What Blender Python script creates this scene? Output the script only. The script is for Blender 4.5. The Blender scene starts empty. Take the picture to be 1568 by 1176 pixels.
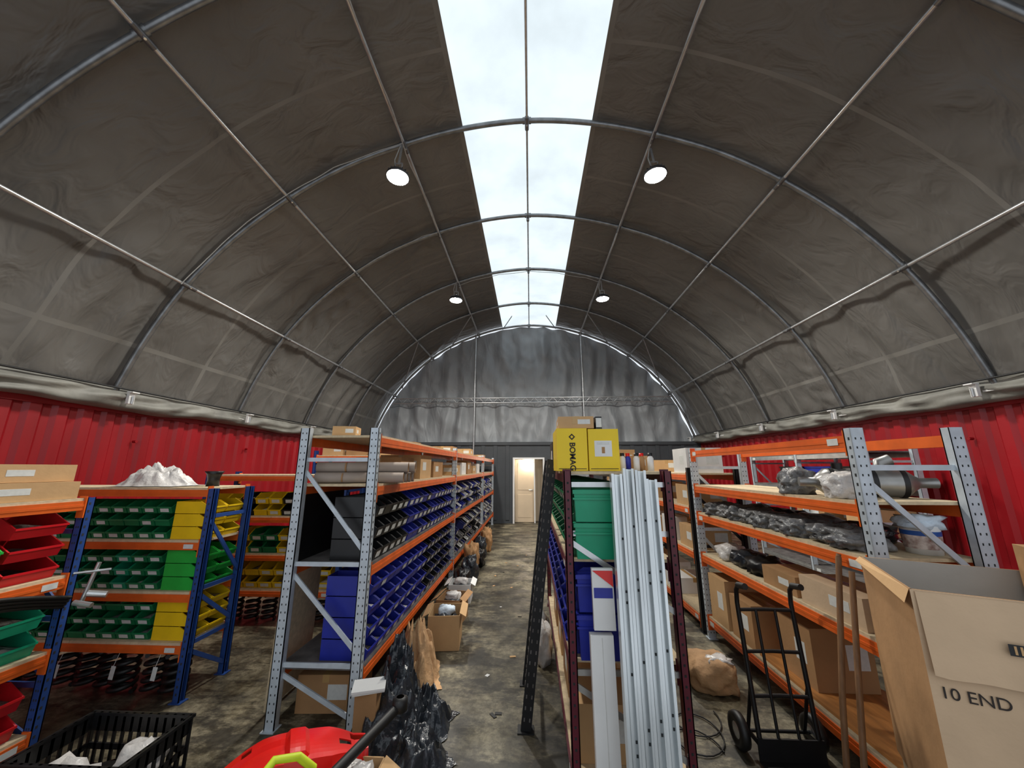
import bpy, bmesh, math, random
from mathutils import Vector, Matrix, noise
random.seed(7)
scene=bpy.context.scene
# ------------------------------------------------------------------ materials
def lin(c):
    out=[]
    for x in c:
        x=x/255.0
        out.append(x/12.92 if x<=0.04045 else ((x+0.055)/1.055)**2.4)
    return out
def M(name,rgb,rough=.6,metal=0.0,var=.15,scale=6,bump=0.0,bscale=30,stretch=None,rgb2=None,emit=0,coat=0,detail=4):
    m=bpy.data.materials.new(name); m.use_nodes=True
    nt=m.node_tree; b=nt.nodes['Principled BSDF']
    c=lin(rgb)
    tc=nt.nodes.new('ShaderNodeTexCoord'); mp=nt.nodes.new('ShaderNodeMapping')
    nt.links.new(tc.outputs['Object'],mp.inputs['Vector'])
    if stretch: mp.inputs['Scale'].default_value=stretch
    n=nt.nodes.new('ShaderNodeTexNoise'); n.inputs['Scale'].default_value=scale; n.inputs['Detail'].default_value=detail
    nt.links.new(mp.outputs[0],n.inputs['Vector'])
    r=nt.nodes.new('ShaderNodeValToRGB')
    r.color_ramp.elements[0].position=.32; r.color_ramp.elements[1].position=.68
    c2=lin(rgb2) if rgb2 else [min(1,x*(1+var)) for x in c]
    c1=[x*(1-var) for x in c]
    r.color_ramp.elements[0].color=(*c1,1); r.color_ramp.elements[1].color=(*c2,1)
    nt.links.new(n.outputs['Fac'],r.inputs['Fac'])
    nt.links.new(r.outputs['Color'],b.inputs['Base Color'])
    b.inputs['Roughness'].default_value=rough; b.inputs['Metallic'].default_value=metal
    if coat: b.inputs['Coat Weight'].default_value=coat
    if emit:
        b.inputs['Emission Color'].default_value=(*c,1); b.inputs['Emission Strength'].default_value=emit
    if bump:
        n2=nt.nodes.new('ShaderNodeTexNoise'); n2.inputs['Scale'].default_value=bscale; n2.inputs['Detail'].default_value=3
        nt.links.new(mp.outputs[0],n2.inputs['Vector'])
        bp=nt.nodes.new('ShaderNodeBump'); bp.inputs['Strength'].default_value=bump; bp.inputs['Distance'].default_value=.02
        nt.links.new(n2.outputs['Fac'],bp.inputs['Height']); nt.links.new(bp.outputs['Normal'],b.inputs['Normal'])
    return m
FAB=M('tent_fabric',(102,100,96),.46,0,.16,.9,0,5,(1,.45,1))
FABS=M('tent_fabric_seam',(116,114,109),.5,0,.12,2,0,5)
def crease(m,sc,stren,dist,st=(1,1,1),det=2,dis=.6):
    nt=m.node_tree; b=nt.nodes['Principled BSDF']
    tc=nt.nodes.new('ShaderNodeTexCoord'); mp=nt.nodes.new('ShaderNodeMapping'); mp.inputs['Scale'].default_value=st
    nt.links.new(tc.outputs['Object'],mp.inputs[0])
    n=nt.nodes.new('ShaderNodeTexNoise'); n.inputs['Scale'].default_value=sc; n.inputs['Detail'].default_value=det; n.inputs['Distortion'].default_value=dis
    nt.links.new(mp.outputs[0],n.inputs[0])
    bp=nt.nodes.new('ShaderNodeBump'); bp.inputs['Strength'].default_value=stren; bp.inputs['Distance'].default_value=dist
    nt.links.new(n.outputs['Fac'],bp.inputs['Height']); nt.links.new(bp.outputs[0],b.inputs['Normal'])
crease(FAB,2.4,.75,.07,(1,1.5,.6),3,.9)
FABL=M('tent_skirt_vinyl',(126,125,118),.55,0,.3,2.5,.6,6,(1,1,1))
CUR=M('curtain_fabric',(140,144,147),.5,0,.12,2,0,5,(1,1,.5))
crease(CUR,1.6,.6,.08,(1.6,1,.5),3,1.2)
STEEL=M('galvanised_pipe',(200,202,203),.3,.8,.12,12)
RIBM=M('galvanised_rib',(122,124,126),.36,.7,.25,9)
RED=M('container_red_paint',(150,10,22),.42,0,.2,2.2,.08,10,(1,1,.3))
DARKW=M('end_wall_dark_steel',(62,66,70),.6,0,.1,3)
GREYP=M('rack_grey_blue',(196,206,214),.42,.2,.1,14)
ORG=M('rack_orange',(222,98,30),.45,0,.12,9)
BLUP=M('rack_blue',(38,72,138),.45,0,.12,9)
MAR=M('rack_maroon',(88,18,36),.45,0,.15,9)
BLK=M('black_steel',(22,22,24),.45,.2,.3,9)
BLKP=M('black_plastic',(20,20,22),.4,0,.3,9)
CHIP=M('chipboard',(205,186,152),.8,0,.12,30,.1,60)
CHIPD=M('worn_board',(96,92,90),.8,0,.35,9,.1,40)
PLY=M('plywood',(176,118,62),.6,0,.3,3,.05,30,(6,1,1))
BGREEN=M('bin_green',(16,116,70),.4,0,.12,7)
BGREEN2=M('bin_bright_green',(38,170,62),.4,0,.12,7)
BTEAL=M('bin_sea_green',(18,150,110),.4,0,.1,7)
BBLUE=M('bin_blue',(32,44,150),.38,0,.15,7)
BNAVY=M('bin_navy',(34,40,96),.4,0,.15,7)
BYEL=M('bin_yellow',(236,196,20),.4,0,.08,7)
BRED=M('bin_red',(206,22,32),.4,0,.12,7)
HOLE=M('punched_hole',(44,46,48),.8)
CARD=M('cardboard',(196,158,112),.82,0,.07,5,.08,30)
CARD2=M('cardboard_dark',(168,128,86),.82,0,.1,5,.08,30)
CARDI=M('cardboard_inner',(178,172,164),.85,0,.06,5,.05,30)
CARDP=M('cardboard_pale',(204,176,144),.82,0,.08,4,.15,18)
KRAFT=M('kraft_paper',(190,150,108),.8,0,.15,6,.6,18)
TAPE=M('packing_tape',(186,150,96),.25,0,.05,4)
WHITE=M('white_card',(226,226,224),.6,0,.04,5)
LABEL=M('label_white',(214,216,212),.6,0,.06,40)
YELB=M('yellow_carton',(240,206,34),.55,0,.05,4)
ZINC=M('zinc_channel',(214,220,222),.28,.55,.16,5,0,30,(1,1,.25))
BAGB=M('black_bag_plastic',(44,48,54),.25,0,.4,8,.7,16)
BAGG=M('grey_bag_plastic',(118,118,118),.3,0,.45,10,.6,26)
BAGW=M('clear_bag_plastic',(214,210,206),.3,0,.12,10,.6,22)
PARTS=M('small_parts',(120,116,110),.6,.1,.6,42,.8,60)
PARTD=M('small_parts_dark',(40,37,34),.6,.1,.6,42,.8,60)
RUB=M('black_rubber',(18,18,18),.5,0,.2,12)
WOODP=M('wood_pole',(122,88,58),.6,0,.25,6,0,30,(8,8,1))
TUBE=M('paper_tube',(164,150,138),.75,0,.08,6)
MUF=M('muffler_steel',(140,140,138),.35,.7,.3,5)
BLUEC=M('pale_blue_rag',(206,220,232),.8,0,.12,12,.5,25)
ORNG=M('label_orange',(196,104,60),.5,0,.7,26,rgb2=(226,214,206))
LBLU=M('label_blue',(36,84,160),.5,0,.2,12)
REDP=M('red_plastic',(220,26,20),.3,0,.1,5)
LIME=M('hi_vis_lime',(196,214,40),.5,0,.1,8)
INK=M('marker_ink',(44,36,32),.7,0,.1,5)
DOORW=M('door_cream',(208,188,160),.5,0,.05,3)
LAMPM=M('lamp_housing',(60,60,62),.4,.4,.1,5)
CABLE=M('cable_grey',(168,168,164),.5,0,.05,5)
CYAN=M('cyan_plastic',(70,180,205),.35,0,.1,5)

def emis(name,rgb,s,noise_amt=0):
    m=bpy.data.materials.new(name); m.use_nodes=True; nt=m.node_tree
    nt.nodes.remove(nt.nodes['Principled BSDF'])
    e=nt.nodes.new('ShaderNodeEmission'); c=lin(rgb)
    e.inputs['Color'].default_value=(*c,1); e.inputs['Strength'].default_value=s
    if noise_amt:
        tc=nt.nodes.new('ShaderNodeTexCoord'); n=nt.nodes.new('ShaderNodeTexNoise'); n.inputs['Scale'].default_value=1.3; n.inputs['Detail'].default_value=5
        nt.links.new(tc.outputs['Object'],n.inputs['Vector'])
        r=nt.nodes.new('ShaderNodeValToRGB'); r.color_ramp.elements[0].position=.3; r.color_ramp.elements[1].position=.6
        r.color_ramp.elements[0].color=(*[x*(1-noise_amt) for x in c],1); r.color_ramp.elements[1].color=(*c,1)
        nt.links.new(n.outputs['Fac'],r.inputs['Fac']); nt.links.new(r.outputs['Color'],e.inputs['Color'])
    nt.links.new(e.outputs[0],nt.nodes['Material Output'].inputs[0]); return m
SKY=emis('glowing_skylight_panel',(222,234,240),1.3,.16)  # opaque panel that emits by itself, standing in for daylight passing through
LED=emis('led_lens',(255,250,238),90)

# ------------------------------------------------------------------ mesh builder
class MB:
    def __init__(s): s.v=[];s.f=[];s.m=[];s.s=[];s.mats=[]
    def mi(s,mat):
        if mat not in s.mats: s.mats.append(mat)
        return s.mats.index(mat)
    def add(s,vs,fs,mat,smooth=False):
        o=len(s.v); k=s.mi(mat)
        s.v+= [tuple(x) for x in vs]
        for f in fs:
            s.f.append(tuple(i+o for i in f)); s.m.append(k); s.s.append(smooth)
    def box(s,c,d,mat,R=None):
        hx,hy,hz=d[0]/2,d[1]/2,d[2]/2; c=Vector(c)
        vs=[]
        for x,y,z in ((-1,-1,-1),(1,-1,-1),(1,1,-1),(-1,1,-1),(-1,-1,1),(1,-1,1),(1,1,1),(-1,1,1)):
            p=Vector((x*hx,y*hy,z*hz))
            if R is not None: p=R@p
            vs.append(c+p)
        s.add(vs,[(0,3,2,1),(4,5,6,7),(0,1,5,4),(1,2,6,5),(2,3,7,6),(3,0,4,7)],mat)
    def b2(s,x0,x1,y0,y1,z0,z1,mat): s.box(((x0+x1)/2,(y0+y1)/2,(z0+z1)/2),(abs(x1-x0),abs(y1-y0),abs(z1-z0)),mat)
    def bar(s,p,q,w,d,mat,side=None):
        p=Vector(p);q=Vector(q);z=(q-p).normalized()
        x=Vector(side) if side else (Vector((0,0,1)) if abs(z.z)<.9 else Vector((1,0,0)))
        y=z.cross(x).normalized(); x=y.cross(z).normalized()
        R=Matrix((x,y,z)).transposed()
        s.box((p+q)/2,(w,d,(q-p).length),mat,R)
    def path(s,pts,r,mat,n=8,cap=True,rs=None):
        pts=[Vector(p) for p in pts]; vs=[];fs=[]
        t0=(pts[1]-pts[0]).normalized()
        up=Vector((0,0,1)) if abs(t0.z)<.9 else Vector((1,0,0))
        x=t0.cross(up).normalized()
        for i,p in enumerate(pts):
            t=(pts[min(i+1,len(pts)-1)]-pts[max(i-1,0)]).normalized()
            x=(x-t*x.dot(t)).normalized(); y=t.cross(x)
            rr=rs[i] if rs else r
            for k in range(n):
                a=2*math.pi*k/n
                vs.append(p+(x*math.cos(a)+y*math.sin(a))*rr)
        for i in range(len(pts)-1):
            for k in range(n):
                k2=(k+1)%n
                fs.append((i*n+k,i*n+k2,(i+1)*n+k2,(i+1)*n+k))
        s.add(vs,fs,mat,True)
        if cap:
            L=(len(pts)-1)*n
            s.add(vs[:n],[tuple(range(n-1,-1,-1))],mat); s.add(vs[L:],[tuple(range(n))],mat)
    def tube(s,p,q,r,mat,n=10,r2=None,cap=True): s.path([p,q],r,mat,n,cap,[r,r if r2 is None else r2])
    def blob(s,c,d,mat,seed=0,amp=.25,freq=2.2,sub=3,flat=True,R=0):
        bm=bmesh.new(); bmesh.ops.create_icosphere(bm,subdivisions=sub,radius=1)
        off=Vector((seed*3.7,seed*1.3,seed*.7)); vs=[]
        cr,sr=math.cos(R),math.sin(R)
        for v in bm.verts:
            p=v.co.copy()
            e=1/(max(abs(p.x),abs(p.y),abs(p.z))); p=p*(1+.35*(e-1))
            n1=noise.noise(p*freq+off); n2=abs(noise.noise(p*freq*2.3+off)); n3=abs(noise.noise(p*freq*5+off))
            p=p*(1+amp*n1-amp*.9*n2-amp*.45*n3+amp*.2)
            z=p.z
            if flat and z<-.75: z=-.75
            x=p.x*d[0]/2; y=p.y*d[1]/2
            vs.append((c[0]+x*cr-y*sr,c[1]+x*sr+y*cr,c[2]+z*d[2]/1.9))
        mn=min(v[2] for v in vs); vs=[(a,b,z-mn+c[2]) for a,b,z in vs]
        bm.verts.index_update()
        s.add(vs,[[v.index for v in f.verts] for f in bm.faces],mat,True); bm.free()
    def sheet(s,c,w,d,h,mat,seed=0,N=44,R=0,pw=2.0):
        # draped crumpled sheet / empty bag lying on the floor
        vs=[];fs=[]; cr,sr=math.cos(R),math.sin(R)
        for i in range(N+1):
            for j in range(N+1):
                u=i/N*2-1; v=j/N*2-1
                r=min(1,(abs(u)**pw+abs(v)**pw)**(1/pw))
                q=Vector((u*1.6+seed,v*1.6-seed,seed*.3))
                ridge=1-abs(noise.noise(q*1.2))*2.2; r2=1-abs(noise.noise(q*2.6+Vector((5,1,0))))*2
                z=h*(1-r**1.8)*(.45+.55*max(0,ridge))+h*.28*max(0,r2)*(1-r**3)+.006
                ang=math.atan2(v,u); rim=1+.22*noise.noise(Vector((math.cos(ang)*1.6,math.sin(ang)*1.6,seed)))
                x=u*w/2*rim+.02*noise.noise(q*3); y=v*d/2*rim+.02*noise.noise(q*3+Vector((9,0,0)))
                vs.append((c[0]+x*cr-y*sr,c[1]+x*sr+y*cr,c[2]+max(.003,z)))
        for i in range(N):
            for j in range(N):
                a=i*(N+1)+j; fs.append((a,a+N+1,a+N+2,a+1))
        s.add(vs,fs,mat,True)
    def lathe(s,c,prof,mat,n=20,axis='z',smooth=True):
        vs=[];fs=[]
        for r,h in prof:
            for k in range(n):
                a=2*math.pi*k/n; x,y=r*math.cos(a),r*math.sin(a)
                p={'z':(x,y,h),'x':(h,x,y),'y':(x,h,y)}[axis]
                vs.append((c[0]+p[0],c[1]+p[1],c[2]+p[2]))
        for i in range(len(prof)-1):
            for k in range(n):
                k2=(k+1)%n; fs.append((i*n+k,i*n+k2,(i+1)*n+k2,(i+1)*n+k))
        s.add(vs,fs,mat,smooth)
    def build(s,name,bevel=0,parent=None):
        me=bpy.data.meshes.new(name)
        xs=[v[0] for v in s.v];ys=[v[1] for v in s.v];zs=[v[2] for v in s.v]
        o=Vector(((min(xs)+max(xs))/2,(min(ys)+max(ys))/2,min(zs)))
        me.from_pydata([(v[0]-o.x,v[1]-o.y,v[2]-o.z) for v in s.v],[],s.f)
        for m in s.mats: me.materials.append(m)
        me.polygons.foreach_set('material_index',s.m); me.polygons.foreach_set('use_smooth',s.s)
        me.update()
        ob=bpy.data.objects.new(name,me); scene.collection.objects.link(ob); ob.location=o
        if bevel:
            md=ob.modifiers.new('bevel','BEVEL'); md.width=bevel; md.segments=2; md.limit_method='ANGLE'; md.angle_limit=1.0
        if parent:
            ob.parent=parent; ob.matrix_parent_inverse=Matrix.Translation(-parent.location)
        return ob
def text(name,body,size,loc,xdir,ydir,mat,parent,off=0):
    cu=bpy.data.curves.new(name,'FONT'); cu.body=body; cu.size=size; cu.extrude=.0006; cu.offset=off
    ob=bpy.data.objects.new(name,cu); scene.collection.objects.link(ob); cu.materials.append(mat)
    x=Vector(xdir).normalized();y=Vector(ydir).normalized();z=x.cross(y)
    R=Matrix((x,y,z)).transposed().to_4x4()
    W=Matrix.Translation(Vector(loc))@R
    ob.parent=parent; ob.matrix_parent_inverse=Matrix.Identity(4)
    ob.matrix_basis=Matrix.Translation(-parent.location)@W
    return ob

# ------------------------------------------------------------------ tent profile
CP=[(0,6.57),(.92,6.48),(1.77,6.25),(2.62,5.9),(3.37,5.42),(4.05,4.82),(4.62,4.11),(5.02,3.36),(5.3,2.6)]
def prof(u):   # u in 0..8
    sgn=1 if u>=0 else -1; u=abs(u); i=min(int(u),7); t=u-i
    def g(k):
        if k<0: return Vector((-CP[-k][0],CP[-k][1]))
        if k>8: return Vector(CP[8])*2-Vector(CP[7])
        return Vector(CP[k])
    p0,p1,p2,p3=g(i-1),g(i),g(i+1),g(i+2)
    p=.5*((2*p1)+(-p0+p2)*t+(2*p0-5*p1+4*p2-p3)*t*t+(-p0+3*p1-3*p2+p3)*t**3)
    return Vector((sgn*p.x,p.y))
def pn(u):
    a=prof(u-.02);b=prof(u+.02); t=(b-a).normalized(); return Vector((-t.y,t.x))  # outward (up)
RY=[-1.8,.28,2.32,4.36,6.41,8.44,10.42,12.22]
Y0,Y1=-2.0,12.3
def sag(y):
    for a,b in zip(RY[:-1],RY[1:]):
        if a<=y<=b: return math.sin(math.pi*(y-a)/(b-a))**2
    return 0
mb=MB(); NU=224; NY=320
vs=[]
for j in range(NY+1):
    y=Y0+(Y1-Y0)*j/NY
    for i in range(NU+1):
        u=-8+16*i/NU
        p=prof(u);n=pn(u)
        au=abs(u); low=max(0,(au-3.0)/5.0)
        fold=math.sin(y*11+u*2.4*(1 if u>0 else -1)+4*noise.noise(Vector((u*.4,y*.7,5))))
        msk=max(0,noise.noise(Vector((y*1.0,u*.5,9)))+.18)
        w=.085*low**1.3*fold*msk
        w+=.055*low*noise.noise(Vector((u*.9,y*2.0+u*.5,1.0)))
        m2=max(0,noise.noise(Vector((y*.8+3,u*.7,21)))-.1)
        w+=.2*m2*(abs(noise.noise(Vector((y*3.2+u*1.3,u*1.7-y*.8,4))))-.25)*min(1,au/2.5)
        w+=.025*noise.noise(Vector((u*.8,y*.9,3)))
        d=.085-.04*sag(y)+w*(.3 if au<1.1 else 1)
        d=max(d,.02)
        q=p+n*d
        vs.append((q.x,y,q.y))
fa=[];fb=[];fc=[]
mids=[(a+b)/2 for a,b in zip(RY[:-1],RY[1:])]
for j in range(NY):
    yc=Y0+(Y1-Y0)*(j+.5)/NY
    for i in range(NU):
        a=j*(NU+1)+i; f=(a,a+1,a+NU+2,a+NU+1)
        u=-8+16*(i+.5)/NU
        if abs(u)<1.0: fb.append(f)
        elif any(abs(yc-(m_+.0))<.023 for m_ in mids) or abs(abs(u)-7.2)<.04 or abs(u)<1.09: fc.append(f)
        else: fa.append(f)
mb.add(vs,fa+fc,FAB,True); mb.add(vs,fb,SKY,True)
k=mb.mi(FABS)
for q in range(len(fa),len(fa)+len(fc)): mb.m[q]=k
ceil=mb.build('ceiling')
# steel frame (ribs + purlins)
mb=MB()
for y in RY:
    pts=[]
    for i in range(81):
        u=-8+16*i/80; p=prof(u); pts.append((p.x,y,p.y-.0))
    mb.path(pts,.036,RIBM,10)
    for s in (-1,1):
        x=s*5.3
        mb.b2(x-.08,x+.08,y-.08,y+.08,2.55,2.57,WHITE)
        mb.b2(s*5.155-.02,s*5.155+.02,y+.06,y+.13,2.50,2.66,WHITE); mb.b2(s*5.13-.04,s*5.13+.04,y+.05,y+.14,2.64,2.655,WHITE)
        mb.tube((s*5.12,y+.095,2.5),(s*5.12,y+.095,2.6),.012,STEEL,8)
for u in (-6,-4,-2,0,2,4,6):
    p=prof(u); n=pn(u)
    q=p-n*.045
    for a,b in zip(RY[:-1],RY[1:]):
        mb.tube((q.x,a+.02,q.y),(q.x,b-.02,q.y),.023 if u else .017,STEEL,10)
    for y in RY:
        mb.tube((q.x,y-.1,q.y),(q.x,y+.1,q.y),.03,RIBM,10)
        t=Vector((n.y,-n.x))
        a=p-t*.06;b=p+t*.06
        mb.tube((a.x,y,a.y),(b.x,y,b.y),.045,RIBM,12)
        mb.tube((q.x-n.x*.02,y,q.y-n.y*.02),(q.x-n.x*.05,y,q.y-n.y*.05),.012,STEEL,6)
for s in (-1,1):
    mb.tube((s*5.3,Y0,2.6),(s*5.3,12.22,2.6),.024,STEEL,8)
    for (ua,ub) in ((4,5.6),(2,3.2)):
        a=prof(s*ua);b=prof(s*ub)
        mb.tube((a.x*.99,10.42,a.y-.05),(b.x*.99,12.2,b.y-.05),.018,STEEL,8)
    a=prof(s*1);mb.tube((a.x,12.2,a.y-.05),(s*.55,11.2,6.5),.015,STEEL,8)
frame=mb.build('tent_frame')
# skirts
for s,nm in ((-1,'trim_1'),(1,'trim_2')):
    mb=MB(); vs=[];fs=[];NJ=480;NK=10
    for j in range(NJ+1):
        y=Y0+(Y1-Y0)*j/NJ
        for k in range(NK+1):
            t=k/NK; z=2.69-.25*t+ .012*math.sin(y*2.1+1)*t+.035*noise.noise(Vector((y*1.5,s,0)))*t
            bul=.04*math.sin(math.pi*t)+.08*noise.noise(Vector((y*2.2,t*3+y*.7,s*4)))*math.sin(math.pi*t)+.03*math.sin(y*7+t*7+4*noise.noise(Vector((y,0,2))))*t*(1-t)*3*abs(noise.noise(Vector((y*.8,0,6))))*2
            x=s*(5.26-bul)
            if k==NK: x=s*5.36
            vs.append((x,y,z))
    for j in range(NJ):
        for k in range(NK):
            a=j*(NK+1)+k; fs.append((a,a+1,a+NK+2,a+NK+1))
    mb.add(vs,fs,FABL,True)
    mb.tube((s*5.215,Y0,2.69),(s*5.215,Y1,2.69),.012,BLKP,6)
    mb.build(nm)
# container walls
for s,nm in ((-1,'wall_left'),(1,'wall_right')):
    mb=MB(); X=5.44*s; vs=[];fs=[]
    y=Y0; pr=[]
    while y<Y1:
        pr+= [(y,0),(y+.07,0),(y+.11,.036),(y+.18,.036),(y+.22,0)]; y+=.25
    for (yy,d) in pr:
        for z in (0.16,2.42): vs.append((X+s*d,yy,z))
    for i in range(len(pr)-1): fs.append((i*2,i*2+1,i*2+3,i*2+2))
    mb.add(vs,fs,RED)
    mb.b2(X-s*.02,X+s*.1,Y0,Y1,2.40,2.5,RED); mb.b2(X-s*.02,X+s*.1,Y0,Y1,0,.18,RED)
    mb.b2(X-s*.14,X+s*1.2,Y0,Y1,2.5,2.548,RED); mb.b2(X+s*.1,X+s*.14,Y0,Y1,0,2.5,RED)
    for yy in [a+.5 for a in RY[1:-1]]:
        mb.tube((X-s*.0,yy,2.05),(X-s*.05,yy,2.05),.02,RED,8)
    mb.build(nm)
# end wall curtain
mb=MB(); vs=[];fs=[];NX=260;NZ=50
xmax=5.3
def ztop(x):
    ax=abs(x); lo,hi=0,8
    for _ in range(30):
        m=(lo+hi)/2
        if prof(m).x<ax: lo=m
        else: hi=m
    return prof(lo).y
for i in range(NX+1):
    x=-xmax+2*xmax*i/NX; zt=max(ztop(x)-.02,2.52)
    for k in range(NZ+1):
        t=k/NZ; z=2.5+(zt-2.5)*t
        post=min(abs(x+1.85),abs(x-1.77)); g=min(1,post/.5)
        dd=.07*math.sin(x*9+3.5*noise.noise(Vector((x*.8,z*.6,0))))*(.2+.8*abs(noise.noise(Vector((x*.7,z*.5,7)))*2))*g
        dd+=.10*noise.noise(Vector((x*3,z*1.1,2)))*g
        dd+=.06*(abs(noise.noise(Vector((x*2.5+z,z*2.0,12))))-.2)
        if 3.75<z<4.0: dd*=.3
        vs.append((x,12.36+dd,z))
for i in range(NX):
    for k in range(NZ):
        a=i*(NZ+1)+k; fs.append((a,a+NZ+1,a+NZ+2,a+1))
mb.add(vs,fs,CUR,True)
mb.build('curtain')
mb=MB()
for x in (-1.85,1.77): mb.tube((x,12.14,0),(x,12.14,ztop(x)),.03,STEEL,10)
for z in (3.82,3.98):
    mb.tube((-4.62,12.14,z),(4.62,12.14,z),.018,STEEL,8)
n=60
for i in range(n):
    x0=-4.6+9.2*i/n; x1=-4.6+9.2*(i+1)/n
    a,b=(3.82,3.98) if i%2==0 else (3.98,3.82)
    mb.tube((x0,12.14,a),(x1,12.14,b),.008,STEEL,6)
mb.build('end_truss')
mb=MB()
YB=12.2
DX0,DX1,DZ=-.52,.40,1.97
def wallseg(x0,x1,z0,z1): mb.b2(x0,x1,YB+.02,YB+.08,z0,z1,DARKW)
wallseg(-5.44,DX0-.05,0,2.52); wallseg(DX1+.05,5.44,0,2.52); wallseg(DX0-.05,DX1+.05,DZ+.05,2.52)
for x in [-5.2+.4*i for i in range(27)]:
    if DX0-.2<x<DX1+.1: continue
    mb.b2(x,x+.12,YB-.005,YB+.02,.1,2.4,DARKW)
mb.b2(-5.44,5.44,YB-.03,YB+.02,2.42,2.52,DARKW)
mb.build('wall_back')
mb=MB()
mb.b2(DX0-.05,DX0,YB-.04,YB+.1,0,DZ+.05,WHITE); mb.b2(DX1,DX1+.05,YB-.04,YB+.1,0,DZ+.05,WHITE); mb.b2(DX0,DX1,YB-.04,YB+.1,DZ,DZ+.05,WHITE)
mb.b2(DX0+.005,DX0+.62,YB+.25,YB+.29,.01,DZ-.01,DOORW)
for z0,z1 in ((.15,.85),(1.0,1.85)):
    mb.b2(DX0+.1,DX0+.52,YB+.24,YB+.25,z0,z1,DOORW)
mb.b2(DX0+.62,DX0+.66,YB+.1,YB+.3,.0,DZ,WHITE)
mb.b2(DX0+.66,DX1,YB+.6,YB+.64,0,DZ,DOORW)
mb.tube((DX0+.56,YB+.2,1.0),(DX0+.56,YB+.25,1.0),.02,STEEL); mb.tube((DX0+.56,YB+.2,1.0),(DX0+.46,YB+.2,1.0),.01,STEEL)
mb.b2(DX0-.1,DX1+.1,YB+.1,YB+1.0,2.0,2.04,WHITE)
mb.b2(DX0-.14,DX0-.1,YB+.1,YB+1.0,0,2.04,WHITE); mb.b2(DX1+.1,DX1+.14,YB+.1,YB+1.0,0,2.04,WHITE); mb.b2(DX0-.14,DX1+.14,YB+1.0,YB+1.04,0,2.04,WHITE)
mb.build('door_1',.003)

# ------------------------------------------------------------------ floor
fm=bpy.data.materials.new('concrete_floor'); fm.use_nodes=True; nt=fm.node_tree; b=nt.nodes['Principled BSDF']
tc=nt.nodes.new('ShaderNodeTexCoord')
def nz(scale,detail,st=(1,1,1),rough=.6,loc=(0,0,0)):
    mp=nt.nodes.new('ShaderNodeMapping'); mp.inputs['Scale'].default_value=st; mp.inputs['Location'].default_value=loc; nt.links.new(tc.outputs['Object'],mp.inputs[0])
    n=nt.nodes.new('ShaderNodeTexNoise'); n.inputs['Scale'].default_value=scale; n.inputs['Detail'].default_value=detail; n.inputs['Roughness'].default_value=rough
    nt.links.new(mp.outputs[0],n.inputs[0]); return n.outputs['Fac']
def ramp(fac,a,ca,b_,cb):
    r=nt.nodes.new('ShaderNodeValToRGB'); r.color_ramp.elements[0].position=a; r.color_ramp.elements[1].position=b_
    r.color_ramp.elements[0].color=(*ca,1); r.color_ramp.elements[1].color=(*cb,1); nt.links.new(fac,r.inputs[0]); return r.outputs[0]
def mul(a,b_,f=1):
    m=nt.nodes.new('ShaderNodeMix'); m.data_type='RGBA'; m.blend_type='MULTIPLY'; m.inputs[0].default_value=f
    nt.links.new(a,m.inputs[6]); nt.links.new(b_,m.inputs[7]); return m.outputs[2]
c=ramp(nz(2.2,8,(1,1,1),.7),.35,lin((104,98,80)),.68,lin((172,162,134)))
c=mul(c,ramp(nz(2.0,8,(.9,2.0,1),.75),.44,(.14,.135,.13),.55,(1,1,1)),.9)
c=mul(c,ramp(nz(1.2,6,(1.6,.8,1),.7,(4,2,0)),.42,(.3,.285,.26),.58,(1,1,1)),.85)
c=mul(c,ramp(nz(22,6,(1,1,1),.75),.44,(.45,.43,.4),.56,(1,1,1)),.75)
nt.links.new(c,b.inputs['Base Color'])
rr=ramp(nz(3,5),.3,(.28,.28,.28),.7,(.7,.7,.7)); nt.links.new(rr,b.inputs['Roughness'])
bp=nt.nodes.new('ShaderNodeBump'); bp.inputs['Strength'].default_value=.15; nt.links.new(nz(30,5),bp.inputs['Height']); nt.links.new(bp.outputs[0],b.inputs['Normal'])
mb=MB(); mb.b2(-6.6,6.6,Y0,13.4,-.1,0,fm); fl=mb.build('floor')

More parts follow.
